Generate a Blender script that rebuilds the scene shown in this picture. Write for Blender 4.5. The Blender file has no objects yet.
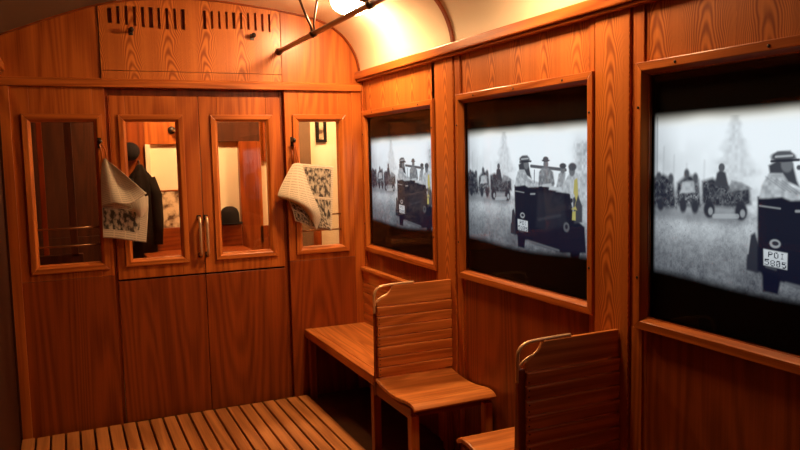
import bpy, bmesh, math, random
import numpy as np
from mathutils import Vector, Matrix
random.seed(7)
C = bpy.context.scene.collection
PI = math.pi

# ------------------------------------------------------------------ materials
def new_mat(name):
    m = bpy.data.materials.new(name); m.use_nodes = True
    nt = m.node_tree
    return m, nt, nt.nodes['Principled BSDF']

def wood(name, axis, dark, light, rough=0.34, rings=16.0, cross=3.2, along=0.34, fibre=0.72, coat=0.08, arches=False):
    """varnished plain-sawn wood; axis = direction of the grain"""
    m, nt, b = new_mat(name)
    N, Lk = nt.nodes, nt.links
    tc = N.new('ShaderNodeTexCoord'); oi = N.new('ShaderNodeObjectInfo')
    mul = N.new('ShaderNodeVectorMath'); mul.operation = 'SCALE'; mul.inputs[0].default_value = (17.3, 9.1, 13.7)
    Lk.new(oi.outputs['Random'], mul.inputs['Scale'])
    add = N.new('ShaderNodeVectorMath'); add.operation = 'ADD'
    Lk.new(tc.outputs['Object'], add.inputs[0]); Lk.new(mul.outputs[0], add.inputs[1])
    def mapped(c, a):
        s = [c, c, c]; s['XYZ'.index(axis)] = a
        v = N.new('ShaderNodeVectorMath'); v.operation = 'MULTIPLY'; v.inputs[1].default_value = s
        Lk.new(add.outputs[0], v.inputs[0]); return v.outputs[0]
    n1 = N.new('ShaderNodeTexNoise'); n1.inputs['Scale'].default_value = 1; n1.inputs['Detail'].default_value = 1.5
    n1.inputs['Roughness'].default_value = 0.35; n1.inputs['Distortion'].default_value = 0.25
    Lk.new(mapped(cross, along), n1.inputs['Vector'])
    mm = N.new('ShaderNodeMath'); mm.operation = 'MULTIPLY'; mm.inputs[1].default_value = rings * 6.283
    Lk.new(n1.outputs['Fac'], mm.inputs[0])
    sn = N.new('ShaderNodeMath'); sn.operation = 'SINE'; Lk.new(mm.outputs[0], sn.inputs[0])
    if arches:      # flat-sawn boards: stacked pointed arches, one column per board
        sep = N.new('ShaderNodeSeparateXYZ'); Lk.new(tc.outputs['Object'], sep.inputs[0])
        def mt(op, *a):
            n = N.new('ShaderNodeMath'); n.operation = op
            for i, v in enumerate(a):
                if isinstance(v, (int, float)): n.inputs[i].default_value = v
                else: Lk.new(v, n.inputs[i])
            return n.outputs[0]
        nd = N.new('ShaderNodeTexNoise'); nd.inputs['Scale'].default_value = 4.5; nd.inputs['Detail'].default_value = 2; Lk.new(tc.outputs['Object'], nd.inputs['Vector'])
        c = mt('ADD', mt('ADD', sep.outputs[0], sep.outputs[1]), -1.985 + 0.08)
        dy = mt('SUBTRACT', mt('FRACT', mt('DIVIDE', c, 0.23)), 0.5)
        col = mt('FRACT', mt('MULTIPLY', mt('SINE', mt('MULTIPLY', mt('FLOOR', mt('DIVIDE', c, 0.23)), 12.7)), 43.7))
        dy = mt('ADD', dy, mt('MULTIPLY', mt('SUBTRACT', nd.outputs['Fac'], 0.5), 0.42))
        v = mt('ADD', mt('ADD', mt('MULTIPLY', sep.outputs[2], 12.0), mt('MULTIPLY', mt('MULTIPLY', dy, dy), 52.0)), mt('MULTIPLY', col, 9.0))
        v = mt('ADD', v, mt('MULTIPLY', nd.outputs['Fac'], 2.2))
        Lk.new(mt('MULTIPLY', v, 6.283), sn.inputs[0])
    mr = N.new('ShaderNodeMapRange'); mr.inputs['From Min'].default_value = -1; mr.inputs['From Max'].default_value = 0.75
    Lk.new(sn.outputs[0], mr.inputs['Value'])
    n2 = N.new('ShaderNodeTexNoise'); n2.inputs['Scale'].default_value = 1; n2.inputs['Detail'].default_value = 4
    n2.inputs['Roughness'].default_value = 0.65
    Lk.new(mapped(95, 2.2), n2.inputs['Vector'])
    n3 = N.new('ShaderNodeTexNoise'); n3.inputs['Scale'].default_value = 1; n3.inputs['Detail'].default_value = 2
    Lk.new(mapped(2.2, 0.7), n3.inputs['Vector'])
    mixf = N.new('ShaderNodeMix'); mixf.data_type = 'FLOAT'; mixf.inputs[0].default_value = fibre
    Lk.new(mr.outputs[0], mixf.inputs[2]); Lk.new(n2.outputs['Fac'], mixf.inputs[3])
    mix2 = N.new('ShaderNodeMix'); mix2.data_type = 'FLOAT'; mix2.inputs[0].default_value = 0.4
    n4 = N.new('ShaderNodeTexNoise'); n4.inputs['Scale'].default_value = 1; n4.inputs['Detail'].default_value = 3; n4.inputs['Roughness'].default_value = 0.6
    Lk.new(mapped(16, 0.5), n4.inputs['Vector'])
    Lk.new(mixf.outputs[0], mix2.inputs[2]); Lk.new(n4.outputs['Fac'], mix2.inputs[3])
    r = N.new('ShaderNodeValToRGB'); e = r.color_ramp.elements
    e[0].position = 0.30; e[0].color = (*dark, 1); e[1].position = 0.70; e[1].color = (*light, 1)
    Lk.new(mix2.outputs[0], r.inputs['Fac']); Lk.new(r.outputs['Color'], b.inputs['Base Color'])
    bp = N.new('ShaderNodeBump'); bp.inputs['Strength'].default_value = 0.12; bp.inputs['Distance'].default_value = 0.002
    Lk.new(n2.outputs['Fac'], bp.inputs['Height']); Lk.new(bp.outputs['Normal'], b.inputs['Normal'])
    rr = N.new('ShaderNodeMapRange'); rr.inputs['To Min'].default_value = rough - 0.06; rr.inputs['To Max'].default_value = rough + 0.1
    Lk.new(n3.outputs['Fac'], rr.inputs['Value']); Lk.new(rr.outputs[0], b.inputs['Roughness'])
    b.inputs['Specular IOR Level'].default_value = 0.32; b.inputs['Coat Weight'].default_value = coat; b.inputs['Coat Roughness'].default_value = 0.22
    return m

def plain(name, col, rough=0.5, metal=0.0, noise=0.12, scale=12.0):
    m, nt, b = new_mat(name); N, Lk = nt.nodes, nt.links
    tc = N.new('ShaderNodeTexCoord'); n = N.new('ShaderNodeTexNoise')
    n.inputs['Scale'].default_value = scale; n.inputs['Detail'].default_value = 3
    Lk.new(tc.outputs['Object'], n.inputs['Vector'])
    r = N.new('ShaderNodeValToRGB'); e = r.color_ramp.elements
    e[0].position = 0.3; e[1].position = 0.7
    e[0].color = (*[c * (1 - noise) for c in col], 1); e[1].color = (*[min(1, c * (1 + noise)) for c in col], 1)
    Lk.new(n.outputs['Fac'], r.inputs['Fac']); Lk.new(r.outputs['Color'], b.inputs['Base Color'])
    b.inputs['Roughness'].default_value = rough; b.inputs['Metallic'].default_value = metal
    if rough > 0.65: b.inputs['Specular IOR Level'].default_value = 0.12
    return m

def glass(name, ior=1.5, tint=(1, 1, 1), gain=1.0):
    m, nt, b = new_mat(name); N, Lk = nt.nodes, nt.links
    N.remove(b); out = N['Material Output']
    t = N.new('ShaderNodeBsdfTransparent'); t.inputs['Color'].default_value = (*tint, 1)
    g = N.new('ShaderNodeBsdfGlossy'); g.inputs['Roughness'].default_value = 0.015
    f = N.new('ShaderNodeFresnel'); f.inputs['IOR'].default_value = ior
    ge = N.new('ShaderNodeNewGeometry'); io = N.new('ShaderNodeMix'); io.data_type = 'FLOAT'
    io.inputs[2].default_value = ior; io.inputs[3].default_value = 1 / ior
    Lk.new(ge.outputs['Backfacing'], io.inputs[0]); Lk.new(io.outputs[0], f.inputs['IOR'])
    k = N.new('ShaderNodeMath'); k.operation = 'MULTIPLY'; k.inputs[1].default_value = gain; k.use_clamp = True
    Lk.new(f.outputs[0], k.inputs[0])
    mx = N.new('ShaderNodeMixShader'); Lk.new(k.outputs[0], mx.inputs[0])
    Lk.new(t.outputs[0], mx.inputs[1]); Lk.new(g.outputs[0], mx.inputs[2]); Lk.new(mx.outputs[0], out.inputs['Surface'])
    return m

def emit(name, col, strength):
    m, nt, b = new_mat(name)
    b.inputs['Base Color'].default_value = (*col, 1)
    b.inputs['Emission Color'].default_value = (*col, 1); b.inputs['Emission Strength'].default_value = strength
    return m

LT, DK = (0.54, 0.150, 0.024), (0.24, 0.046, 0.006)
M = {}
for ax in 'XYZ':
    M['wood' + ax] = wood('varnished_wood_' + ax, ax, DK, LT)
    M['trim' + ax] = wood('trim_wood_' + ax, ax, (0.24, 0.048, 0.006), (0.58, 0.17, 0.030), cross=7, rings=11, rough=0.3)
    M['dark' + ax] = wood('wainscot_wood_' + ax, ax, (0.13, 0.022, 0.003), (0.31, 0.064, 0.009), rough=0.36)  # dark wood; paints shade on the lower end-wall and door boards
M['figured'] = wood('figured_wood', 'Z', (0.28, 0.062, 0.009), (0.62, 0.195, 0.036), fibre=0.42, arches=True)
M['seat'] = wood('seat_wood', 'X', (0.40, 0.105, 0.020), (0.84, 0.32, 0.082), rough=0.3, rings=7, cross=9, along=0.7, coat=0.15)
M['bench'] = wood('bench_wood', 'Y', (0.32, 0.08, 0.014), (0.74, 0.26, 0.06), rough=0.3, rings=7, cross=9, along=0.7, coat=0.15)
M['slat'] = wood('floor_slat_wood', 'Y', (0.24, 0.075, 0.018), (0.54, 0.21, 0.058), rough=0.5, rings=5, cross=8, along=0.5, coat=0.0)
M['cream'] = plain('cream_paint', (0.74, 0.64, 0.47), 0.45, noise=0.03, scale=3)
M['plaster'] = plain('cream_plaster', (0.78, 0.66, 0.46), 0.7, noise=0.05, scale=2)
M['iron'] = plain('dark_iron', (0.035, 0.028, 0.024), 0.35, 0.6)
M['pipe'] = plain('brown_pipe', (0.07, 0.035, 0.02), 0.3, 0.5)
M['brass'] = plain('worn_brass', (0.75, 0.52, 0.30), 0.33, 0.7)
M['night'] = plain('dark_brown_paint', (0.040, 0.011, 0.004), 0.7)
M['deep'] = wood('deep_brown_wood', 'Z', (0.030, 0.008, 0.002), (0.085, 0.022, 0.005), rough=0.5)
M['brown'] = plain('dark_left_ceiling', (0.14, 0.09, 0.055), 0.7, noise=0.04, scale=3)
M['golden'] = plain('pale_gold_metal', (0.85, 0.55, 0.28), 0.38, 0.5)
M['taupe'] = plain('taupe_paint', (0.16, 0.09, 0.045), 0.6)
M['black'] = plain('black_panel', (0.006, 0.006, 0.007), 0.8)
M['subfloor'] = plain('brown_linoleum', (0.085, 0.032, 0.010), 0.75)
M['screen_glass'] = glass('screen_glass', 1.5, (0.96, 0.96, 0.95), 0.3)
M['glass'] = glass('window_glass', 1.5, (0.93, 0.93, 0.9))
M['felt'] = plain('black_felt', (0.012, 0.010, 0.010), 0.9)
M['coat'] = plain('dark_wool', (0.010, 0.007, 0.005), 1.0, noise=0.4, scale=30)
M['lamp'] = emit('lamp_glass', (1.0, 0.60, 0.29), 280.0)
M['lamp_dim'] = emit('dim_lamp_glass', (1.0, 0.60, 0.29), 150.0)
M['rail'] = plain('tarnished_rail', (0.30, 0.15, 0.06), 0.4, 0.8)
M['paper_back'] = plain('paper_reverse', (0.62, 0.52, 0.38), 0.85)

def newsprint(name, pics):
    """off-white newsprint, columns of illegible type and dark printed photographs (UV rectangles)"""
    m, nt, b = new_mat(name); N, Lk = nt.nodes, nt.links
    uv = N.new('ShaderNodeTexCoord'); sep = N.new('ShaderNodeSeparateXYZ'); Lk.new(uv.outputs['UV'], sep.inputs[0])
    def mth(op, a, bb=None):
        n = N.new('ShaderNodeMath'); n.operation = op
        for i, v in enumerate((a, bb)):
            if v is None: continue
            if isinstance(v, (int, float)): n.inputs[i].default_value = v
            else: Lk.new(v, n.inputs[i])
        return n.outputs[0]
    U, V = sep.outputs[0], sep.outputs[1]
    nz = N.new('ShaderNodeTexNoise'); nz.inputs['Scale'].default_value = 90; Lk.new(uv.outputs['UV'], nz.inputs['Vector'])
    line = mth('GREATER_THAN', mth('SINE', mth('MULTIPLY', V, 190)), 0.1)
    col = mth('GREATER_THAN', mth('FRACT', mth('MULTIPLY', U, 4)), 0.12)
    ink = mth('MULTIPLY', mth('MULTIPLY', line, col), mth('GREATER_THAN', nz.outputs['Fac'], 0.45))
    ink = mth('MULTIPLY', ink, 0.42)
    n2 = N.new('ShaderNodeTexNoise'); n2.inputs['Scale'].default_value = 11; n2.inputs['Detail'].default_value = 3
    Lk.new(uv.outputs['UV'], n2.inputs['Vector'])
    pr = N.new('ShaderNodeMapRange'); pr.inputs['From Min'].default_value = 0.42; pr.inputs['From Max'].default_value = 0.6
    pr.inputs['To Min'].default_value = 0.97; pr.inputs['To Max'].default_value = 0.25
    Lk.new(n2.outputs['Fac'], pr.inputs['Value'])
    total = ink
    for (u0, u1, v0, v1) in pics:
        mask = mth('MULTIPLY', mth('MULTIPLY', mth('GREATER_THAN', U, u0), mth('LESS_THAN', U, u1)),
                   mth('MULTIPLY', mth('GREATER_THAN', V, v0), mth('LESS_THAN', V, v1)))
        mx = N.new('ShaderNodeMix'); mx.data_type = 'FLOAT'
        Lk.new(mask, mx.inputs[0]); Lk.new(total, mx.inputs[2]); Lk.new(pr.outputs[0], mx.inputs[3]); total = mx.outputs[0]
    r = N.new('ShaderNodeValToRGB'); e = r.color_ramp.elements
    e[0].color = (0.66, 0.57, 0.43, 1); e[1].color = (0.03, 0.022, 0.018, 1)
    Lk.new(total, r.inputs['Fac']); Lk.new(r.outputs['Color'], b.inputs['Base Color']); b.inputs['Roughness'].default_value = 0.85
    return m
M['news_photo_band'] = newsprint('newsprint_photo_band', [(0.02, 0.82, 0.12, 0.42)])
M['news_collage'] = newsprint('newsprint_collage', [(0.05, 0.93, 0.04, 0.46), (0.05, 0.93, 0.5, 0.95)])
M['flap_shadow'] = newsprint('newsprint_shadow', [(-0.1, 0.97, -0.1, 1.1)])  # all-dark print, painted as shadow beside the newspaper flap
M['news_text'] = newsprint('newsprint_text', [])

def mottled(name, a, b_, scale):
    m, nt, b = new_mat(name); N, Lk = nt.nodes, nt.links
    tc = N.new('ShaderNodeTexCoord'); n = N.new('ShaderNodeTexVoronoi'); n.inputs['Scale'].default_value = scale
    n2 = N.new('ShaderNodeTexNoise'); n2.inputs['Scale'].default_value = scale * 0.8; n2.inputs['Detail'].default_value = 3
    Lk.new(tc.outputs['Object'], n.inputs['Vector']); Lk.new(tc.outputs['Object'], n2.inputs['Vector'])
    r = N.new('ShaderNodeValToRGB'); e = r.color_ramp.elements
    e[0].position = 0.40; e[1].position = 0.55; e[0].color = (*a, 1); e[1].color = (*b_, 1)
    Lk.new(n2.outputs['Fac'], r.inputs['Fac']); Lk.new(r.outputs['Color'], b.inputs['Base Color'])
    b.inputs['Roughness'].default_value = 0.6
    return m
M['sepia'] = mottled('sepia_print', (0.10, 0.05, 0.025), (0.7, 0.52, 0.33), 16)

# ------------------------------------------------------------------ mesh helpers
class MB:
    def __init__(self): self.bm = bmesh.new()
    def box(self, x0, x1, y0, y1, z0, z1, mi=0):
        vs = [self.bm.verts.new((x, y, z)) for x in (x0, x1) for y in (y0, y1) for z in (z0, z1)]
        for f in ((0, 1, 3, 2), (4, 6, 7, 5), (0, 4, 5, 1), (2, 3, 7, 6), (0, 2, 6, 4), (1, 5, 7, 3)):
            self.bm.faces.new([vs[i] for i in f]).material_index = mi
        return self
    def hexa(self, a, b, mi=0):
        """prism between two loops of the same length"""
        A = [self.bm.verts.new(p) for p in a]; B = [self.bm.verts.new(p) for p in b]; n = len(A)
        self.bm.faces.new(A[::-1]).material_index = mi; self.bm.faces.new(B).material_index = mi
        for i in range(n):
            self.bm.faces.new((A[i], A[(i + 1) % n], B[(i + 1) % n], B[i])).material_index = mi
        return self
    def tube(self, pts, r, n=10, mi=0):
        pts = [Vector(p) for p in pts]; rings = []
        rs = r if isinstance(r, (list, tuple)) else [r] * len(pts)
        t0 = (pts[1] - pts[0]).normalized()
        ref = Vector((0, 0, 1)) if abs(t0.z) < 0.9 else Vector((1, 0, 0))
        for i, p in enumerate(pts):
            t = (pts[min(i + 1, len(pts) - 1)] - pts[max(i - 1, 0)]).normalized()
            u = t.cross(ref)
            if u.length < 1e-4: u = t.cross(Vector((0, 1, 0)))
            u.normalize(); ref = u.cross(t).normalized()
            rings.append([self.bm.verts.new(p + rs[i] * (math.cos(2 * PI * k / n) * u + math.sin(2 * PI * k / n) * ref)) for k in range(n)])
        for a, b in zip(rings, rings[1:]):
            for k in range(n):
                f = self.bm.faces.new((a[k], a[(k + 1) % n], b[(k + 1) % n], b[k])); f.material_index = mi; f.smooth = True
        self.bm.faces.new(rings[0][::-1]).material_index = mi; self.bm.faces.new(rings[-1]).material_index = mi
        return self
    def lathe(self, prof, n=32, mat=None, mi=0):
        """prof: (radius, height) pairs"""
        rings = []
        for (r, z) in prof:
            if r < 1e-5: rings.append([self.bm.verts.new((0, 0, z))])
            else: rings.append([self.bm.verts.new((r * math.cos(2 * PI * k / n), r * math.sin(2 * PI * k / n), z)) for k in range(n)])
        new = [v for g in rings for v in g]
        for a, b in zip(rings, rings[1:]):
            for k in range(n):
                q = [a[k % len(a)], a[(k + 1) % n % len(a)], b[(k + 1) % n % len(b)], b[k % len(b)]]
                q2 = []
                for v in q:
                    if v not in q2: q2.append(v)
                if len(q2) > 2:
                    f = self.bm.faces.new(q2); f.smooth = True; f.material_index = mi
        if mat is not None: bmesh.ops.transform(self.bm, matrix=mat, verts=new)
        return self
    def build(self, name, mats, parent=None, bevel=0.0, loc=None, seg=2, smooth=False):
        bmesh.ops.recalc_face_normals(self.bm, faces=self.bm.faces)
        me = bpy.data.meshes.new(name); self.bm.to_mesh(me); self.bm.free()
        for m in (mats if isinstance(mats, (list, tuple)) else [mats]): me.materials.append(M[m])
        o = bpy.data.objects.new(name, me); C.objects.link(o)
        if parent: o.parent = parent
        if loc: o.location = loc
        if smooth:
            for p in me.polygons: p.use_smooth = True
        if bevel:
            bv = o.modifiers.new('bevel', 'BEVEL'); bv.width = bevel; bv.segments = seg; bv.limit_method = 'ANGLE'
            bv.harden_normals = False
        return o

def tag(o, label, cat=None, group=None, kind=None):
    o['label'] = label
    if cat: o['category'] = cat
    if group: o['group'] = group
    if kind: o['kind'] = kind
    return o
def S(o, label, cat):
    return tag(o, label, cat, kind='structure')
def thing(name, loc, label, cat, group=None, kind=None):
    o = bpy.data.objects.new(name, None); C.objects.link(o); o.location = loc; o.empty_display_size = 0.1
    return tag(o, label, cat, group, kind)

def ring(mb, axis, u0, u1, z0, z1, w, back, face_in, face_out):
    """mitred picture-frame moulding round an opening; axis 'x': lies in a plane of constant x (u=y), 'y': constant y (u=x)"""
    def P(u, d, z): return (d, u, z) if axis == 'x' else (u, d, z)
    I = [(u0, z0), (u1, z0), (u1, z1), (u0, z1)]
    O = [(u0 - w, z0 - w), (u1 + w, z0 - w), (u1 + w, z1 + w), (u0 - w, z1 + w)]
    m = 0.35
    Md = [(i[0] + (o[0] - i[0]) * m, i[1] + (o[1] - i[1]) * m) for i, o in zip(I, O)]
    for k in range(4):
        j = (k + 1) % 4
        def loop(q): return [P(I[q][0], back, I[q][1]), P(I[q][0], face_in, I[q][1]), P(Md[q][0], face_out, Md[q][1]),
                             P(O[q][0], face_out, O[q][1]), P(O[q][0], back, O[q][1])]
        mb.hexa(loop(k), loop(j), mi=(1 if k in (0, 2) else 0))

# ------------------------------------------------------------------ room dimensions
XL, XR, YE, YF = -0.33, 1.985, 5.03, -1.3
XC = 0.828
PROF = [(0.0, 2.724), (0.2, 2.718), (0.37, 2.703), (0.53, 2.688), (0.66, 2.672), (0.78, 2.652), (0.87, 2.628), (0.955, 2.585), (1.03, 2.53),
        (1.09, 2.455), (1.13, 2.365), (1.147, 2.275), (1.150, 2.245)]
HALF = [(XC + dx, z) for dx, z in PROF]
LEFTP = [(-0.3255, 2.245), (-0.325, 2.30), (-0.322, 2.41), (-0.29, 2.447), (-0.17, 2.497), (-0.074, 2.537), (0.06, 2.588), (0.198, 2.637), (0.36, 2.678), (0.52, 2.703), (0.68, 2.718)]
ARCH = LEFTP + HALF
def zc(x):
    if x < XC:
        q = LEFTP[1:] + [(XC, PROF[0][1])]
        for (a, za), (b, zb) in zip(q, q[1:]):
            if x <= b: return za + (zb - za) * max(0, x - a) / (b - a)
    d = abs(x - XC)
    for (a, za), (b, zb) in zip(PROF, PROF[1:]):
        if d <= b: return za + (zb - za) * (d - a) / (b - a)
    return PROF[-1][1]

# ------------------------------------------------------------------ floor
mb = MB()
mb.box(XL - 0.1, XR + 0.1, YF - 0.1, YE + 0.12, -0.09, -0.028, 1)
pitch = 0.0833
x1 = 1.495
while x1 > XL + 0.03:
    x0 = max(x1 - pitch + 0.0125, XL)
    ye = 4.985 - 0.012 * random.random()
    mb.box(x0, x1, YF, ye, -0.0275, 0.0, 0)
    x1 -= pitch
floor = mb.build('floor', ['slat', 'subfloor'], bevel=0.004)
S(floor, 'brown floor of lengthwise wooden slats with dark gaps', 'floor')

# ------------------------------------------------------------------ ceiling and its arched ribs
def vault(mb, y0, y1, inner, outer, mi=0):
    """shell between two offsets of the arch profile"""
    pts = ARCH
    def off(d):
        out = []
        for i, (x, z) in enumerate(pts):
            a = pts[max(i - 1, 0)]; b = pts[min(i + 1, len(pts) - 1)]
            tx, tz = b[0] - a[0], b[1] - a[1]; l = math.hypot(tx, tz)
            out.append((x - tz / l * d, z + tx / l * d))
        return out
    A, B = off(inner), off(outer)
    va = [[mb.bm.verts.new((x, y, z)) for x, z in A] for y in (y0, y1)]
    vb = [[mb.bm.verts.new((x, y, z)) for x, z in B] for y in (y0, y1)]
    n = len(pts)
    for i in range(n - 1):
        for q in ((va[0][i], va[0][i + 1], va[1][i + 1], va[1][i]), (vb[0][i], vb[1][i], vb[1][i + 1], vb[0][i + 1]),
                  (va[0][i], vb[0][i], vb[0][i + 1], va[0][i + 1]), (va[1][i], va[1][i + 1], vb[1][i + 1], vb[1][i])):
            f = mb.bm.faces.new(q); f.material_index = mi; f.smooth = False
    for i in (0, n - 1):
        mb.bm.faces.new((va[0][i], va[1][i], vb[1][i], vb[0][i])).material_index = mi

# finer arch
def refine(p):
    out = []
    for i in range(len(p) - 1):
        p0, p1, p2, p3 = p[max(i - 1, 0)], p[i], p[i + 1], p[min(i + 2, len(p) - 1)]
        for k in range(4):
            t = k / 4
            out.append(tuple(0.5 * (2 * b + (c - a) * t + (2 * a - 5 * b + 4 * c - d) * t * t + (3 * b - a - 3 * c + d) * t ** 3)
                             for a, b, c, d in zip(p0, p1, p2, p3)))
    return out + [p[-1]]
ARCH = refine(ARCH)
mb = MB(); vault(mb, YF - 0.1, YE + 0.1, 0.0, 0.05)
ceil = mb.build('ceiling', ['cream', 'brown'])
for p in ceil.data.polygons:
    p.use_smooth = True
    if p.center.x < 0.36: p.material_index = 1  # left part of the vault in a darker brown
ceil.data.set_sharp_from_angle(angle=math.radians(35))
S(ceil, 'cream painted barrel vaulted ceiling over the carriage', 'ceiling')
k = 1
for y, lab in ((3.612, 'dark arched rib crossing the cream ceiling halfway along'), (2.21, 'dark arched rib crossing the ceiling nearer the viewer'),
               (0.81, 'dark arched rib crossing the ceiling overhead')):
    mb = MB(); vault(mb, y - 0.016, y + 0.016, -0.010, 0.004)
    S(mb.build('trim_%d' % k, 'darkX', bevel=0.003), lab, 'trim'); k += 1
mb = MB(); vault(mb, YE - 0.03, YE + 0.0, -0.008, 0.004)
S(mb.build('trim_%d' % k, 'darkX', bevel=0.003), 'thin dark arched bead where ceiling meets the end wall', 'trim'); k += 1

# ------------------------------------------------------------------ side walls
WIN = [(3.908, 4.941), (2.487, 3.545), (1.085, 2.143)]
ZB, ZT = 1.05, 1.957
def side_wall(sgn, WIN):
    """panels, posts and battens of a long side wall; sgn +1 right, -1 left"""
    def X(d):  # depth from the wall surface, positive into the wall
        return XR + d if sgn > 0 else XL - d
    mb = MB()
    def bx(d0, d1, y0, y1, z0, z1, mi=0):
        a, b = sorted((X(d0), X(d1))); mb.box(a, b, y0, y1, z0, z1, mi)
    edges = [YE + 0.1] + [v for a, b in WIN for v in (b, a)] + [YF - 0.1]
    # piers between the openings
    for hi, lo in zip(edges[0::2], edges[1::2]): bx(0.004, 0.09, lo, hi, -0.028, 2.24, 0)
    for a, b in WIN:
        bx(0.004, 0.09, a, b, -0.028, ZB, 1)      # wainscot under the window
        bx(0.004, 0.09, a, b, ZT, 2.24, 2)        # figured panel above it
    # proud posts between the windows and battens beside them
    for (a, b), (c, d) in zip(WIN, WIN[1:]):
        bx(-0.008, 0.004, d + 0.092, a - 0.052, -0.028, 2.22, 2)
        bx(-0.004, 0.004, d + 0.018, d + 0.076, 2.0, 2.22, 0)
        bx(-0.004, 0.004, a - 0.044, a - 0.008, 2.0, 2.22, 0)
        bx(-0.004, 0.004, d + 0.018, d + 0.076, -0.028, 1.0, 0)
    bx(-0.008, 0.004, 4.992, YE, -0.028, 2.22, 0)
    bx(-0.004, 0.004, WIN[0][0] - 0.044, WIN[0][0] - 0.008, 2.0, 2.22, 0)
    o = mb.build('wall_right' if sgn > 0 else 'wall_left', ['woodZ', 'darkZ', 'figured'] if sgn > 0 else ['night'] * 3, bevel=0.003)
    return o
S(side_wall(1, WIN), 'varnished wood panelled side wall holding the three black screen windows', 'wall')
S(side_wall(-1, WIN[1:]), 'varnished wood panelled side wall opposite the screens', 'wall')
mb = MB()
mb.box(1.938, XR + 0.06, YF, YE, 2.232, 2.283).box(1.952, XR + 0.06, YF, YE, 2.216, 2.233)
S(mb.build('trim_%d' % k, 'trimY', bevel=0.006), 'wooden cornice rail along the top of the screen wall', 'trim'); k += 1
mb = MB()
mb.box(XL - 0.06, XL + 0.047, YF, YE, 2.232, 2.283).box(XL - 0.06, XL + 0.033, YF, YE, 2.216, 2.233)
S(mb.build('trim_%d' % k, 'trimY', bevel=0.006), 'wooden cornice rail along the top of the opposite side wall', 'trim'); k += 1

wn = 1
WLAB = ['wood framed window nearest the end wall, showing a film', 'middle wood framed window showing a film',
        'wood framed window nearest the viewer, showing a film']
LLAB = ['dark wood framed window opposite the farthest screen', 'dark wood framed window opposite the middle screen',
        'dark wood framed window opposite the nearest screen']
def side_window(sgn, a, b, label):
    global wn
    def X(d): return XR + d if sgn > 0 else XL - d
    t = thing('window_%d' % wn, (X(0), (a + b) / 2, ZB), label, 'window', kind='structure'); wn += 1
    off = Vector(t.location)
    mb = MB(); ring(mb, 'x', a, b, ZB, ZT, 0.048, X(0.03), X(0.010), X(-0.020))
    for yy in np.linspace(a + 0.15, b - 0.15, 3):
        mb.lathe([(0.0, 0.003), (0.006, 0.003), (0.006, 0)], 8, Matrix.Translation((X(-0.020), yy, ZT + 0.03)) @ Matrix.Rotation(-sgn * PI / 2, 4, 'Y'), 2)
    for yy in (a - 0.03, b + 0.03):
        for zz in (1.2, 1.84):
            mb.lathe([(0.0, 0.003), (0.006, 0.003), (0.006, 0)], 8, Matrix.Translation((X(-0.020), yy, zz)) @ Matrix.Rotation(-sgn * PI / 2, 4, 'Y'), 2)
    wf = mb.build('window_frame', ['trimZ', 'trimY', 'iron'], t, bevel=0.003); wf.location = -off
    mb = MB(); mb.box(*sorted((X(0.013), X(0.018))), a, b, ZB, ZT)
    mb.build('pane', 'screen_glass', wf)
    return t
for (a, b), l in zip(WIN, WLAB): side_window(1, a, b, l)
for (a, b), l in zip(WIN[1:], LLAB[1:]):
    side_window(-1, a, b, l)
# night-dark boards that close the far side of the opposite windows
for (a, b), l in zip(WIN[1:], ('middle', 'nearest')):
    mb = MB(); mb.box(XL - 0.12, XL - 0.093, a - 0.02, b + 0.02, ZB - 0.02, ZT + 0.02)
    o = tag(mb.build('blackout_board', 'black'), 'black board behind the %s window opposite the screens' % l, 'board', 'blackout boards', 'structure')

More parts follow.
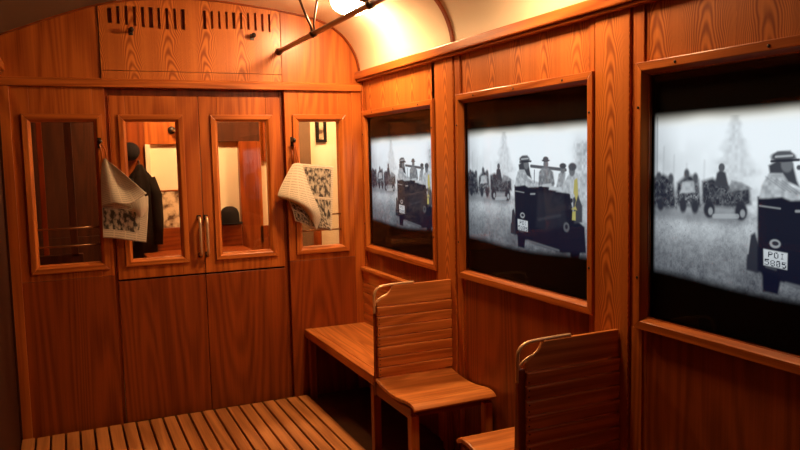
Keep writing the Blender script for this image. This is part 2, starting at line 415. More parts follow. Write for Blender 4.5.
# ------------------------------------------------------------------ film picture on the screens (its pixels are painted on a fine grid)
def film():
    ns, nz = 600, 420
    s = np.linspace(0, 1.058, ns); z = np.linspace(1.05, 1.957, nz)
    Sg, Z = np.meshgrid(s, z)
    rng = np.random.default_rng(3)
    def noise(fs, fz):
        g = rng.random((fz + 3, fs + 3)); u = Sg / 1.058 * fs; v = (Z - 1.05) / 0.907 * fz
        i = u.astype(int); j = v.astype(int); a = u - i; b = v - j
        a = a * a * (3 - 2 * a); b = b * b * (3 - 2 * b)
        return (g[j, i] * (1 - a) + g[j, i + 1] * a) * (1 - b) + (g[j + 1, i] * (1 - a) + g[j + 1, i + 1] * a) * b
    n1, n2, n3, n4 = noise(9, 8), noise(30, 24), noise(90, 70), noise(240, 170)
    fine = 0.5 * n3 + 0.5 * n4
    def sm(x, a, b): t = np.clip((x - a) / (b - a), 0, 1); return t * t * (3 - 2 * t)
    I = np.full_like(Sg, 0.90)
    def paint(mask, val): nonlocal I; I = I * (1 - mask) + val * mask
    def ell(cs, cz, rs, rz, soft=0.25):
        d = np.sqrt(((Sg - cs) / rs) ** 2 + ((Z - cz) / rz) ** 2); return 1 - sm(d, 1 - soft, 1 + soft)
    def poly(pts, soft=0.006):
        pts = np.array(pts, float); n = len(pts); inside = np.zeros_like(Sg, bool); dist = np.full_like(Sg, 9.0)
        for q in range(n):
            a, b = pts[q], pts[(q + 1) % n]
            c = ((a[1] > Z) != (b[1] > Z)) & (Sg < (b[0] - a[0]) * (Z - a[1]) / (b[1] - a[1] + 1e-12) + a[0]); inside ^= c
            e = b - a; t = np.clip(((Sg - a[0]) * e[0] + (Z - a[1]) * e[1]) / (e @ e + 1e-12), 0, 1)
            dist = np.minimum(dist, np.hypot(Sg - a[0] - t * e[0], Z - a[1] - t * e[1]))
        sd = np.where(inside, dist, -dist); return sm(sd, -soft, soft)
    def lin(p, q, w, soft=0.003):
        p = np.array(p); q = np.array(q); e = q - p
        t = np.clip(((Sg - p[0]) * e[0] + (Z - p[1]) * e[1]) / (e @ e), 0, 1)
        d = np.hypot(Sg - p[0] - t * e[0], Z - p[1] - t * e[1]); return 1 - sm(d, w - soft, w + soft)
    # misty trees
    paint(sm(0.30 - Sg, -0.1, 0.25) * sm(1.80 - Z, 0.02, 0.18) * 0.5, 0.56 + 0.25 * n2)
    paint(sm(1.64 - Z, -0.05, 0.1) * 0.35, 0.58 + 0.2 * n2)
    w = np.clip((1.79 - Z) * 0.42, 0.004, 0.16) * (0.55 + 0.9 * noise(14, 46))
    paint((1 - sm(np.abs(Sg - 0.37), w * 0.55, w + 0.025)) * (Z < 1.79) * 0.5, 0.40 + 0.30 * n3)
    paint(sm(Sg, 0.86, 1.02) * sm(1.80 - Z, 0.0, 0.1) * 0.75, 0.42 + 0.4 * n2)
    paint(sm(Sg, 0.9, 0.97) * sm(1.74 - Z, 0.0, 0.03) * n3 * 0.6, 0.30)
    for c, h in ((0.10, 1.66), (0.16, 1.63), (0.24, 1.64), (0.05, 1.69)):
        paint(lin((c, 1.5), (c + 0.005, h), 0.004, 0.006) * 0.25, 0.40)
    paint(lin((0.022, 1.2), (0.020, 1.80), 0.0035, 0.004) * 0.7, 0.30)
    # ground
    g = sm(1.475 - Z, -0.012, 0.02)
    gv = 0.47 - 0.8 * (1.475 - Z) + 0.07 * (n2 - 0.5) + 0.22 * (fine - 0.5) + 0.10 * (n1 - .5)
    gv = gv + 0.12 * np.exp(-((Z - 1.40) / 0.05) ** 2)
    paint(g, np.clip(gv, 0.06, 1))
    paint(sm(n4, 0.86, 0.95) * g * 0.5, 0.14)
    paint(sm(1.50 - Z, -0.0, 0.02) * sm(Z - 1.43, -0.02, 0.02) * sm(0.45 - Sg, 0, .05) * 0.75, 0.20 + 0.15 * n2)
    # line of wagons on the left
    paint(poly([(0.0, 1.47), (0.0, 1.58), (0.05, 1.592), (0.10, 1.575), (0.12, 1.47)], 0.012), 0.04 + 0.3 * n3 * n4)
    paint(poly([(0.11, 1.48), (0.12, 1.56), (0.17, 1.595), (0.22, 1.575), (0.235, 1.48)], 0.012), 0.05 + 0.45 * n3 * n4)
    paint(poly([(0.135, 1.525), (0.145, 1.566), (0.20, 1.572), (0.205, 1.53)]), 0.42 + 0.15 * n3)
    for c in (0.04, 0.15, 0.205): paint(ell(c, 1.480, 0.016, 0.024, 0.4), 0.07)
    for c, h in ((0.03, 1.60), (0.09, 1.595), (0.165, 1.612), (0.205, 1.598)): paint(ell(c, h - 0.016, 0.012, 0.016, 0.5), 0.14)
    paint(poly([(0.235, 1.49), (0.235, 1.57), (0.28, 1.582), (0.34, 1.558), (0.43, 1.552), (0.44, 1.50), (0.39, 1.485), (0.30, 1.485)], 0.01), 0.05 + 0.22 * n3 * n4)
    paint(poly([(0.345, 1.535), (0.36, 1.575), (0.40, 1.57), (0.44, 1.55)]), 0.22 + 0.2 * n3)
    paint(poly([(0.29, 1.555), (0.298, 1.598), (0.315, 1.612), (0.335, 1.60), (0.35, 1.55)]), 0.10)
    paint(ell(0.318, 1.618, 0.013, 0.014), 0.16)
    for c in (0.268, 0.40):
        paint(ell(c, 1.474, 0.024, 0.029, 0.25), 0.06); paint(ell(c + 0.006, 1.468, 0.010, 0.013, 0.4), 0.38)
    paint(lin((0.29, 1.452), (0.385, 1.458), 0.008) * 0.7, 0.5)
    # motor car seen from behind
    paint(poly([(0.455, 1.41), (0.44, 1.40), (0.425, 1.32), (0.425, 1.285), (0.47, 1.28), (0.50, 1.3)]), 0.07)
    paint(poly([(0.468, 1.29), (0.462, 1.525), (0.52, 1.533), (0.62, 1.53), (0.72, 1.527), (0.86, 1.515), (0.93, 1.49), (0.96, 1.38), (1.0, 1.36),
                (1.01, 1.25), (0.84, 1.232), (0.62, 1.252), (0.5, 1.275)]), 0.028)
    paint(poly([(0.64, 1.33), (0.66, 1.50), (0.85, 1.49), (0.88, 1.36), (0.72, 1.32)], 0.012) * 0.7, 0.055)
    paint(lin((0.665, 1.37), (0.83, 1.40), 0.006, .008) * 0.5, 0.12)
    paint(poly([(0.485, 1.29), (0.49, 1.225), (0.545, 1.222), (0.555, 1.28)]), 0.022)
    paint(poly([(0.9, 1.25), (0.905, 1.215), (0.96, 1.212), (0.97, 1.25)]), 0.022)
    paint(lin((0.435, 1.39), (0.43, 1.34), 0.003) * 0.6, 0.6)
    paint(lin((0.47, 1.497), (0.545, 1.492), 0.0025) * 0.7, 0.45)
    paint(lin((0.60, 1.487), (0.635, 1.489), 0.004) * 0.7, 0.5)
    paint(lin((0.572, 1.262), (0.82, 1.240), 0.005, .005) * 0.75, 0.30)
    paint(ell(0.530, 1.381, 0.020, 0.014, 0.2), 0.42); paint(ell(0.531, 1.382, 0.012, 0.007, 0.3), 0.06)
    paint(ell(0.875, 1.35, 0.022, 0.022, 0.2) * 0.8, 0.22); paint(ell(0.875, 1.352, 0.010, 0.010, 0.3), 0.05)
    paint(lin((0.50, 1.305), (0.535, 1.300), 0.004) * 0.6, 0.2)
    # number plate
    paint(poly([(0.490, 1.309), (0.488, 1.361), (0.575, 1.356), (0.575, 1.304)], 0.003), 0.72)
    G = {'P': '11110 10001 10001 11110 10000 10000 10000', 'O': '01110 10001 10001 10001 10001 10001 01110', 'I': '01110 00100 00100 00100 00100 00100 01110',
         '5': '11111 10000 11110 00001 00001 10001 01110', '8': '01110 10001 10001 01110 10001 10001 01110', '0': '01110 10001 10011 10101 11001 10001 01110'}
    def text(t, s0, z0, cw, ch, gap, slope):
        for q, chh in enumerate(t):
            for r_, row in enumerate(G[chh].split()):
                for c_, bit in enumerate(row):
                    if bit == '1':
                        cs = s0 + q * (cw + gap) + (c_ + 0.5) * cw / 5; cz = z0 - (r_ + 0.5) * ch / 7 + slope * (cs - s0)
                        paint((np.abs(Sg - cs) < cw / 9.6) & (np.abs(Z - cz) < ch / 12.5), 0.06)
    text('POI', 0.506, 1.3550, 0.015, 0.0185, 0.0065, -0.05)
    text('5805', 0.4945, 1.3300, 0.0150, 0.0195, 0.0055, -0.05)
    # men in and around the car
    paint(poly([(0.468, 1.52), (0.475, 1.56), (0.50, 1.598), (0.55, 1.60), (0.585, 1.56), (0.66, 1.545), (0.70, 1.535), (0.66, 1.522), (0.58, 1.518), (0.55, 1.528), (0.5, 1.522)]), 0.40 + 0.22 * n3)
    for q in range(4): paint(lin((0.49 + .02 * q, 1.59 - .004 * q), (0.56 + .02 * q, 1.548 - .004 * q), 0.002, .003) * 0.4, 0.15)
    paint(poly([(0.505, 1.60), (0.50, 1.625), (0.53, 1.64), (0.585, 1.63), (0.60, 1.58), (0.61, 1.56), (0.57, 1.575), (0.55, 1.60)]), 0.10)
    paint(ell(0.565, 1.628, 0.021, 0.024), 0.24)
    paint(ell(0.55, 1.652, 0.042, 0.016), 0.10); paint(poly([(0.51, 1.645), (0.53, 1.668), (0.575, 1.67), (0.597, 1.645)]), 0.16)
    paint(lin((0.525, 1.652), (0.582, 1.655), 0.003) * 0.8, 0.6); paint(lin((0.51, 1.638), (0.605, 1.642), 0.004), 0.06)
    paint(lin((0.605, 1.619), (0.87, 1.603), 0.0075, .003), 0.16)
    paint(poly([(0.665, 1.53), (0.670, 1.592), (0.695, 1.612), (0.75, 1.612), (0.778, 1.592), (0.79, 1.54), (0.78, 1.525)]), 0.20 + 0.2 * n3)
    paint(ell(0.723, 1.628, 0.019, 0.022), 0.24); paint(ell(0.722, 1.645, 0.030, 0.006), 0.10); paint(ell(0.722, 1.652, 0.021, 0.011), 0.14)
    paint(lin((0.70, 1.53), (0.76, 1.535), 0.006) * .8, 0.6)
    paint(lin((0.63, 1.54), (0.632, 1.60), 0.003), 0.2)
    paint(poly([(0.80, 1.52), (0.82, 1.585), (0.845, 1.60), (0.87, 1.59), (0.86, 1.53)]), 0.30 + 0.2 * n3)
    paint(ell(0.850, 1.607, 0.018, 0.021), 0.22); paint(ell(0.850, 1.621, 0.024, 0.012), 0.11)
    paint(poly([(0.82, 1.515), (0.87, 1.56), (0.90, 1.59), (0.95, 1.59), (0.975, 1.55), (0.985, 1.42), (0.93, 1.39), (0.90, 1.5), (0.80, 1.505)]), 0.42 + 0.2 * n3)
    paint(poly([(0.92, 1.48), (0.955, 1.50), (0.985, 1.45), (0.985, 1.38), (0.93, 1.37)]), 0.10)
    paint(ell(0.915, 1.600, 0.021, 0.024), 0.22); paint(ell(0.918, 1.617, 0.028, 0.017), 0.13)
    paint(poly([(0.745, 1.512), (0.75, 1.528), (0.84, 1.522), (0.84, 1.508)]), 0.6)
    for p in ((0.90, 1.44), (0.91, 1.47)): paint(ell(p[0], p[1], .01, .01), 0.05)
    I = I * (1 - 0.30 * sm(1.46 - Z, 0.0, 0.22)) * (1 - 0.22 * sm(0.16 - Sg, 0, 0.16))
    # soft projected edge; the rest of the sheet stays dark
    top = sm(1.822 - Z, 0.0, 0.045 + 0.02 * n1); bot = sm(Z - 1.205 - 0.02 * sm(Sg, 0.3, 1.0) * 0 - 0.010 * np.cos(Sg * 6), 0.0, 0.04)
    lf = sm(Sg, 0.002, 0.02)
    I = np.clip(I, 0, 1)
    I = I ** 1.3
    rgb = np.stack([I * 0.88, I * 0.965 + 0.001, I * 1.04 + 0.012 * (1 - I)], -1)
    # yellow reflection on the glass, painted into the film picture
    for pp in ([(0.925, 1.505), (0.93, 1.56), (0.952, 1.57), (0.958, 1.50), (0.945, 1.47)], [(0.915, 1.385), (0.918, 1.422), (0.94, 1.425), (0.94, 1.385)], [(0.91, 1.432), (0.935, 1.445), (0.945, 1.475), (0.935, 1.45), (0.95, 1.43)]):
        yl = poly(pp, 0.004)[..., None]; rgb = rgb * (1 - yl) + np.array([0.36, 0.33, 0.11]) * yl
    warm = (1 - sm(1.822 - Z, 0.0, 0.075))[..., None]
    rgb = rgb * (1 - warm * np.array([0.0, 0.12, 0.3]))
    rgb = rgb * (top * bot * lf)[..., None]
    verts = np.zeros((ns * nz, 3)); verts[:, 1] = -Sg.ravel(); verts[:, 2] = Z.ravel() - 1.05
    i = np.arange(ns * nz).reshape(nz, ns)
    q = np.stack([i[:-1, :-1], i[1:, :-1], i[1:, 1:], i[:-1, 1:]], -1).reshape(-1, 4)   # faces look towards -x
    me = bpy.data.meshes.new('film_picture')
    me.vertices.add(ns * nz); me.vertices.foreach_set('co', verts.ravel())
    me.loops.add(q.size); me.loops.foreach_set('vertex_index', q.ravel().astype(np.int32))
    me.polygons.add(len(q)); me.polygons.foreach_set('loop_start', np.arange(0, q.size, 4, dtype=np.int32))
    me.update(calc_edges=True)
    ca = me.color_attributes.new('picture', 'FLOAT_COLOR', 'POINT')
    ca.data.foreach_set('color', np.concatenate([rgb.reshape(-1, 3), np.ones((ns * nz, 1))], 1).ravel().astype(np.float32))
    m, nt, b = new_mat('film_light'); at = nt.nodes.new('ShaderNodeAttribute'); at.attribute_name = 'picture'
    nt.links.new(at.outputs['Color'], b.inputs['Emission Color']); b.inputs['Emission Strength'].default_value = 1.2
    b.inputs['Specular IOR Level'].default_value = 0.03
    b.inputs['Base Color'].default_value = (0.003, 0.003, 0.0035, 1); b.inputs['Roughness'].default_value = 0.85
    me.materials.append(m); return me
film_me = film()
for (a, b), l in zip(WIN, ('black screen showing an old film, in the window nearest the end wall', 'black screen showing an old film, in the middle window',
                           'black screen showing an old film, in the window nearest the viewer')):
    t = thing('film_screen', (2.012, b, ZB), l, 'screen', 'film screens behind the windows')
    mb = MB(); mb.box(0.002, 0.05, -(b - a), 0, 0, ZT - ZB); mb.build('housing', 'black', t)
    o = bpy.data.objects.new('film_picture', film_me); C.objects.link(o); o.parent = t; o.scale = (1, (b - a) / 1.058, 1); o['label'] = 'grey film picture of men and a car'

# ------------------------------------------------------------------ end wall: two glazed side bays, header, beam
GZ0, GZ1 = 1.052, 1.935
def bay(mb, x0, x1, o0, o1):
    F, B = YE, YE + 0.07
    mb.box(x0, o0, F, B, 0.96, 2.15, 0).box(o1, x1, F, B, 0.96, 2.15, 0)
    mb.box(o0, o1, F, B, 0.96, GZ0, 0).box(x0, x1, F, B, -0.028, 0.958, 1).box(o0, o1, F, B, GZ1, 2.15, 0)  # lower bay boards in dark wood: shade painted into the colour
mb = MB()
bay(mb, XL, 0.262, -0.165, 0.190)
bay(mb, 1.415, XR + 0.004, 1.513, 1.810)
mb.box(XL, -0.268, YE - 0.02, YE, -0.028, 2.15, 0)
mb.box(1.905, XR, YE - 0.008, YE, -0.028, 2.15, 0)
# door jambs in the recess
mb.box(0.262, 0.282, YE + 0.045, YE + 0.10, -0.028, 2.15, 1).box(1.388, 1.415, YE + 0.045, YE + 0.10, -0.028, 2.15, 1)
mb.box(0.262, 1.415, YE + 0.05, YE + 0.10, 2.10, 2.15, 1)
# header boards under the vault
def panel(x0, x1, yf, mi, zb=2.15, n=14):
    xs = np.linspace(x0, x1, n)
    lo = [(x, zb) for x in xs]; hi = [(x, zc(x) + 0.02) for x in xs]
    lp = lo + hi[::-1]
    mb.hexa([(x, yf, z) for x, z in lp], [(x, YE + 0.09, z) for x, z in lp], mi)
panel(XL + 0.001, 0.246, YE + 0.004, 0); panel(1.408, XR + 0.0, YE + 0.004, 0)
# slotted middle board: dark backing, lower board, upper strip and the bars between the slots
mb.box(0.246, 1.408, YE + 0.03, YE + 0.09, 2.15, 2.735, 1)
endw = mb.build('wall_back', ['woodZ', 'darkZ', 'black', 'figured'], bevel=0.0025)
S(endw, 'wood panelled end wall with slotted header above two doors', 'wall')
mb = MB()
mb.box(0.252, 1.402, YE - 0.006, YE + 0.03, 2.2, 2.2525, 0).box(0.252, 1.402, YE - 0.006, YE + 0.03, 2.256, 2.521, 0)
def strip(x0, x1, z0, z1, yf=YE - 0.006):
    mb.hexa([(x0, yf, z0(x0)), (x1, yf, z0(x1)), (x1, yf, z1(x1)), (x0, yf, z1(x0))],
            [(x0, YE + 0.03, z0(x0)), (x1, YE + 0.03, z0(x1)), (x1, YE + 0.03, z1(x1)), (x0, YE + 0.03, z1(x0))], 0)
sl = [(0.318 + q * 0.0492, 0.018 + 0.007 * (q in (0, 5, 9))) for q in range(10)] + [(0.899 + q * 0.0478, 0.016 + 0.005 * (q in (0, 4))) for q in range(10)]
bot = lambda x: 2.535 + 0.012 * math.sin(7 * x)
topz = lambda x: min(zc(x) - 0.03, 2.655 + 0.0 * x)
edges = [0.252] + [e for c, w in sl for e in (c - w / 2, c + w / 2)] + [1.402]
for q in range(0, len(edges), 2): strip(edges[q], edges[q + 1], lambda x: 2.521, lambda x: zc(x) + 0.02)
for c, w in sl:
    strip(c - w / 2, c + w / 2, lambda x: 2.521, bot)
    strip(c - w / 2, c + w / 2, topz, lambda x: zc(x) + 0.02)
S(mb.build('trim_%d' % k, 'figured'), 'figured wood header board with two rows of dark slots above the doors', 'trim'); k += 1
mb = MB(); mb.box(XL, XR, YE - 0.028, YE + 0.05, 2.148, 2.192).box(XL, XR, YE - 0.018, YE + 0.05, 2.192, 2.203)
S(mb.build('trim_%d' % k, 'trimX', bevel=0.004), 'horizontal wooden beam across the end wall above the doors', 'trim'); k += 1

def end_window(o0, o1, label):
    global wn
    t = thing('window_%d' % wn, ((o0 + o1) / 2, YE, GZ0), label, 'window', kind='structure'); wn += 1
    off = Vector(t.location)
    mb = MB(); ring(mb, 'y', o0, o1, GZ0, GZ1, 0.048, YE + 0.0, YE + 0.0, YE - 0.018)
    wf = mb.build('window_frame', ['trimZ', 'trimX'], t, bevel=0.003); wf.location = -off
    mb = MB(); mb.box(o0, o1, YE + 0.040, YE + 0.045, GZ0, GZ1); mb.build('pane', 'glass', wf)
    for z in (1.275, 1.165):
        mb = MB(); mb.tube([(o0, YE + 0.022, z), (o1, YE + 0.022, z)], 0.0055, 10)
        o = mb.build('guard_rail', 'rail', t); o.location = -off
    return t
end_window(-0.165, 0.190, 'dim glazed window left of the doors with two guard rails')
end_window(1.513, 1.810, 'bright glazed window right of the doors with two guard rails')

def door(n, x0, x1, o0, o1, hx, label):
    t = thing('door_%d' % n, ((x0 + x1) / 2, YE + 0.05, -0.028), label, 'door', kind='structure'); off = Vector(t.location)
    F, B = YE + 0.024, YE + 0.064
    mb = MB()
    mb.box(x0, o0, F, B, 0.925, 2.10).box(o1, x1, F, B, 0.925, 2.10).box(o0, o1, F, B, 0.925, GZ0).box(o0, o1, F, B, GZ1, 2.10)
    mb.box(x0, x1, F + 0.006, B, -0.026, 0.914, 2).box(x0, x1, F + 0.016, B, 0.914, 0.925, 1)  # lower door panel darker, its shade put into the wood colour
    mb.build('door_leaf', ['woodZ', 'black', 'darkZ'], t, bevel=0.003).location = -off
    mb = MB(); ring(mb, 'y', o0, o1, GZ0, GZ1, 0.046, F + 0.004, F + 0.004, F - 0.014)
    wf = mb.build('window_frame', ['trimZ', 'trimX'], t, bevel=0.003); wf.location = -off
    mb = MB(); mb.box(o0, o1, F + 0.026, F + 0.030, GZ0, GZ1); mb.build('pane', 'glass', wf)
    mb = MB()
    mb.box(hx - 0.013, hx + 0.013, F - 0.004, F + 0.002, 1.285, 1.318, 1).box(hx - 0.013, hx + 0.013, F - 0.004, F + 0.002, 1.035, 1.068, 1)
    mb.tube([(hx, F, 1.30), (hx, F - 0.028, 1.302), (hx, F - 0.042, 1.29), (hx, F - 0.045, 1.26), (hx, F - 0.045, 1.09), (hx, F - 0.042, 1.062), (hx, F - 0.028, 1.05), (hx, F, 1.052)],
            [0.009, 0.009, 0.0105, 0.0105, 0.0095, 0.0095, 0.009, 0.009], 12)
    o = mb.build('handle', ['brass', 'iron'], t); o.location = -off; o['label'] = 'upright brass handle'
    return t
door(1, 0.285, 0.834, 0.380, 0.688, 0.806, 'left leaf of the wooden double door with glazed upper half')
door(2, 0.838, 1.386, 0.956, 1.287, 0.852, 'right leaf of the wooden double door with glazed upper half')

# ------------------------------------------------------------------ wall behind the viewer
mb = MB()
lp = [(XL, -0.028), (XR, -0.028)] + [(x, z + 0.02) for x, z in ARCH[::-1]]
mb.hexa([(x, YF, z) for x, z in lp], [(x, YF - 0.08, z) for x, z in lp])
S(mb.build('wall_front', 'woodZ'), 'wood panelled wall behind the viewer', 'wall')

# ------------------------------------------------------------------ next compartment seen through the glass
Y2 = 6.42; X2L, X2R = -0.75, 2.75
mb = MB()
mb.box(X2L, X2R, Y2, Y2 + 0.06, -0.028, 2.5, 0)
S(mb.build('wall_next', 'plaster'), 'cream plaster wall beyond the glazed doors', 'wall')
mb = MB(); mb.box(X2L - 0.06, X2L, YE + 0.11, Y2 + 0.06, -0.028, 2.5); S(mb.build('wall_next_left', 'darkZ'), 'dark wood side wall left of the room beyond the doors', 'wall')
mb = MB(); mb.box(X2R, X2R + 0.06, YE + 0.11, Y2 + 0.06, -0.028, 2.5); S(mb.build('wall_next_right', 'plaster'), 'cream side wall right of the room beyond the doors', 'wall')
mb = MB(); mb.box(X2L - 0.06, X2R + 0.06, YE + 0.125, Y2 + 0.06, -0.09, -0.028); S(mb.build('floor_next', 'subfloor'), 'brown floor of the room beyond the doors', 'floor')
mb = MB(); mb.box(X2L - 0.06, X2R + 0.06, YE + 0.105, Y2 + 0.06, 2.5, 2.55); S(mb.build('ceiling_next', 'woodX'), 'wooden ceiling of the room beyond the doors', 'ceiling')
# its panelling: left boards, posts, header rail, wainscot
mb = MB()
F = Y2 - 0.03
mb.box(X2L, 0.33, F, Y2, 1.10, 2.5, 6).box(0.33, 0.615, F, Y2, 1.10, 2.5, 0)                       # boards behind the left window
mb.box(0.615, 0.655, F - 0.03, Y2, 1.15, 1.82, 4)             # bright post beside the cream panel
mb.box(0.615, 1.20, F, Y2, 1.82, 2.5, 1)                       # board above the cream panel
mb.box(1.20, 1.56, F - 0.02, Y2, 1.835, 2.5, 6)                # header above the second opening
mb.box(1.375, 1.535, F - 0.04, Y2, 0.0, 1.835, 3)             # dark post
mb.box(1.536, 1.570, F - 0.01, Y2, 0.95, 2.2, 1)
mb.box(2.29, 2.50, F - 0.02, Y2, -0.02, 2.5, 3)               # dark strip added for the shaded window reveal
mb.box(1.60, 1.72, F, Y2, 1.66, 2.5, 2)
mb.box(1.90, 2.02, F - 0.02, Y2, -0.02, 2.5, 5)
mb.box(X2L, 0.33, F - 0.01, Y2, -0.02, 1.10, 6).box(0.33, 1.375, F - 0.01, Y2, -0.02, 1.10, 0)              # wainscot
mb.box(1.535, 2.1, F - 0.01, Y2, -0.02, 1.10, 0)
S(mb.build('trim_%d' % k, ['darkZ', 'woodZ', 'darkX', 'darkZ', 'plaster', 'taupe', 'deep'], bevel=0.003), 'wood posts and boards on the wall beyond the doors', 'trim'); k += 1
mb = MB()
mb.box(-0.16, -0.125, 5.9, 5.935, -0.028, 2.5)
S(mb.build('trim_%d' % k, 'woodZ', bevel=0.003), 'slim upright wooden post behind the left window', 'trim'); k += 1
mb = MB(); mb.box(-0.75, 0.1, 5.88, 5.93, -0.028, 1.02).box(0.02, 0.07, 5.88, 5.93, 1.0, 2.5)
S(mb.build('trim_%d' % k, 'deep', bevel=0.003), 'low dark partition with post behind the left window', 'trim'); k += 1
# framed print with pale middle
t = thing('picture_frame', (2.135, Y2, 1.80), 'narrow dark framed picture hanging on the cream wall, seen through the right window', 'picture')
mb = MB(); ring(mb, 'y', -0.022, 0.022, 0.045, 0.42, 0.026, -0.001, -0.018, -0.022); mb.build('frame', ['felt', 'felt'], t)
mb = MB(); mb.box(-0.022, 0.022, -0.006, -0.001, 0.045, 0.42); mb.build('print', 'sepia', t)
t = thing('poster', (0.80, Y2, 1.10), 'mottled sepia poster on the cream panel, seen through the left door', 'poster')
mb = MB(); mb.box(-0.145, 0.145, -0.012, -0.001, 0.0, 0.33); mb.build('print', 'sepia', t)
mb = MB(); ring(mb, 'y', -0.145, 0.145, 0.0, 0.33, 0.012, -0.001, -0.014, -0.016); mb.build('frame', ['woodX', 'woodX'], t)
# bench under the poster, hat on it, coat beside
t = thing('wall_bench', (0.95, 6.18, -0.028), 'red-brown wooden bench along the wall beyond the doors', 'bench')
mb = MB(); mb.box(-0.40, 0.42, -0.18, 0.19, 0.93, 0.975); mb.build('seat', 'darkX', t, bevel=0.006)
for sx in (-0.36, 0.34):
    for sy in (-0.15, 0.12):
        mb = MB(); mb.box(sx, sx + 0.045, sy, sy + 0.045, 0, 0.93); mb.build('leg', 'darkZ', t, bevel=0.004)
mb = MB(); mb.box(-0.40, 0.42, 0.15, 0.19, 0.975, 1.16); mb.build('backrest', 'darkX', t, bevel=0.006)
t = thing('hat', (1.285, 6.345, 1.132), 'rounded black hat on the bench back, seen through the right door', 'hat')
mb = MB(); mb.lathe([(0.0, 0.155), (0.03, 0.152), (0.06, 0.135), (0.077, 0.10), (0.082, 0.05), (0.083, 0.012)], 28); mb.build('crown', 'felt', t)
mb = MB(); mb.lathe([(0.0, 0.0), (0.083, 0.0), (0.104, 0.004), (0.113, 0.014), (0.105, 0.016), (0.083, 0.012), (0.0, 0.012)], 28); mb.build('brim', 'felt', t)
for o in t.children: o.location.z = 0.0
t.location = (1.27, 6.33 - 0.13, 0.9472 + 0.0)
t.location.z = 1.1325; t.location.y = 6.335
t = thing('wall_sconce', (0.835, Y2 - 0.03, 1.935), 'small wall lamp with a brass arm above the cream panel, seen through the left door', 'lamp')
mb = MB(); mb.lathe([(0.0, 0.0), (0.032, 0.0), (0.030, 0.012), (0.0, 0.014)], 20, Matrix.Rotation(PI / 2, 4, 'X')); mb.build('wall_plate', 'iron', t)
mb = MB(); mb.tube([(0, -0.01, 0), (0.02, -0.05, -0.01), (0.05, -0.07, 0.0), (0.06, -0.07, 0.02)], 0.008, 10); mb.build('arm', 'brass', t)
mb = MB(); mb.lathe([(0.0, 0.0), (0.022, 0.004), (0.034, 0.022), (0.036, 0.045), (0.030, 0.05), (0.0, 0.045)], 20, Matrix.Translation((0.06, -0.07, 0.018))); mb.build('glass_shade', 'plaster', t)
# coat: flattened body, shoulders and two sleeves, hanging from a peg
t = thing('hanging_coat', (0.56, 6.30, 0.86), 'long dark coat hanging beyond the left door, beside the cream panel', 'coat')
mb = MB()
prof = [(0.0, 0.105, 0.06), (0.25, 0.10, 0.06), (0.5, 0.085, 0.055), (0.62, 0.10, 0.06), (0.70, 0.085, 0.05), (0.76, 0.04, 0.04), (0.80, 0.018, 0.02)]
rings = []
for z, rx, ry in prof:
    rings.append([mb.bm.verts.new(((rx * (1 + 0.10 * math.sin(5 * a + 9 * z))) * math.cos(a), ry * (1 + 0.12 * math.cos(7 * a)) * math.sin(a), z)) for a in [2 * PI * q / 28 for q in range(28)]])
for a, b in zip(rings, rings[1:]):
    for q in range(28): mb.bm.faces.new((a[q], a[(q + 1) % 28], b[(q + 1) % 28], b[q])).smooth = True
mb.bm.faces.new(rings[0]); mb.bm.faces.new(rings[-1])
mb.build('body', 'coat', t)
for s in (-1, 1):
    mb = MB(); mb.tube([(s * 0.075, -0.01, 0.69), (s * 0.115, -0.02, 0.55), (s * 0.12, -0.03, 0.35), (s * 0.11, -0.04, 0.15)], [0.04, 0.045, 0.042, 0.036], 14)
    mb.build('sleeve', 'coat', t)
mb = MB(); mb.tube([(0, 0.0, 0.79), (0, 0.05, 0.83), (0, 0.10, 0.83)], 0.006, 8); mb.build('peg', 'iron', t)
t = thing('cap', (0.50, 6.36, 1.765), 'round dark cap on a peg above the hanging coat', 'cap')
mb = MB(); mb.lathe([(0.0, 0.06), (0.04, 0.055), (0.07, 0.035), (0.075, 0.0), (0.0, 0.0)], 24, Matrix.Rotation(PI / 2, 4, 'X')); mb.build('crown', 'felt', t)
mb = MB(); mb.tube([(0, -0.005, 0.0), (0, 0.04, 0.0)], 0.006, 8); mb.build('peg', 'iron', t)

# ------------------------------------------------------------------ lamps
def lamp(loc, tilt, label, mat='lamp'):
    t = thing('ceiling_lamp', loc, label, 'lamp', 'round glass ceiling lamps')
    R = Matrix.Rotation(tilt, 4, 'Y')
    mb = MB(); mb.lathe([(0.0, 0.028), (0.07, 0.028), (0.09, 0.008), (0.122, -0.006), (0.128, -0.020), (0.122, -0.022), (0.116, -0.010), (0.0, -0.010)], 40, R); mb.build('base', 'pipe', t)
    mb = MB(); mb.lathe([(0.0, -0.080), (0.035, -0.078), (0.068, -0.070), (0.095, -0.054), (0.110, -0.036), (0.115, -0.018), (0.112, -0.012), (0.0, -0.012)], 40, R)
    mb.build('glass_shade', mat, t)
    return t
lx = 1.64
lamp((lx, 4.30, zc(lx) - 0.022), math.radians(10), 'round glowing glass lamp on the ceiling behind the handrail')
lamp((lx, 2.60, zc(lx) - 0.022), math.radians(10), 'round glowing glass lamp on the ceiling above the nearest screen', 'lamp_dim')
lamp((0.95, 5.80, 2.499), 0, 'round glowing glass lamp on the ceiling beyond the doors')
lamp((2.25, 5.80, 2.499), 0, 'round glowing glass lamp beyond the right window')

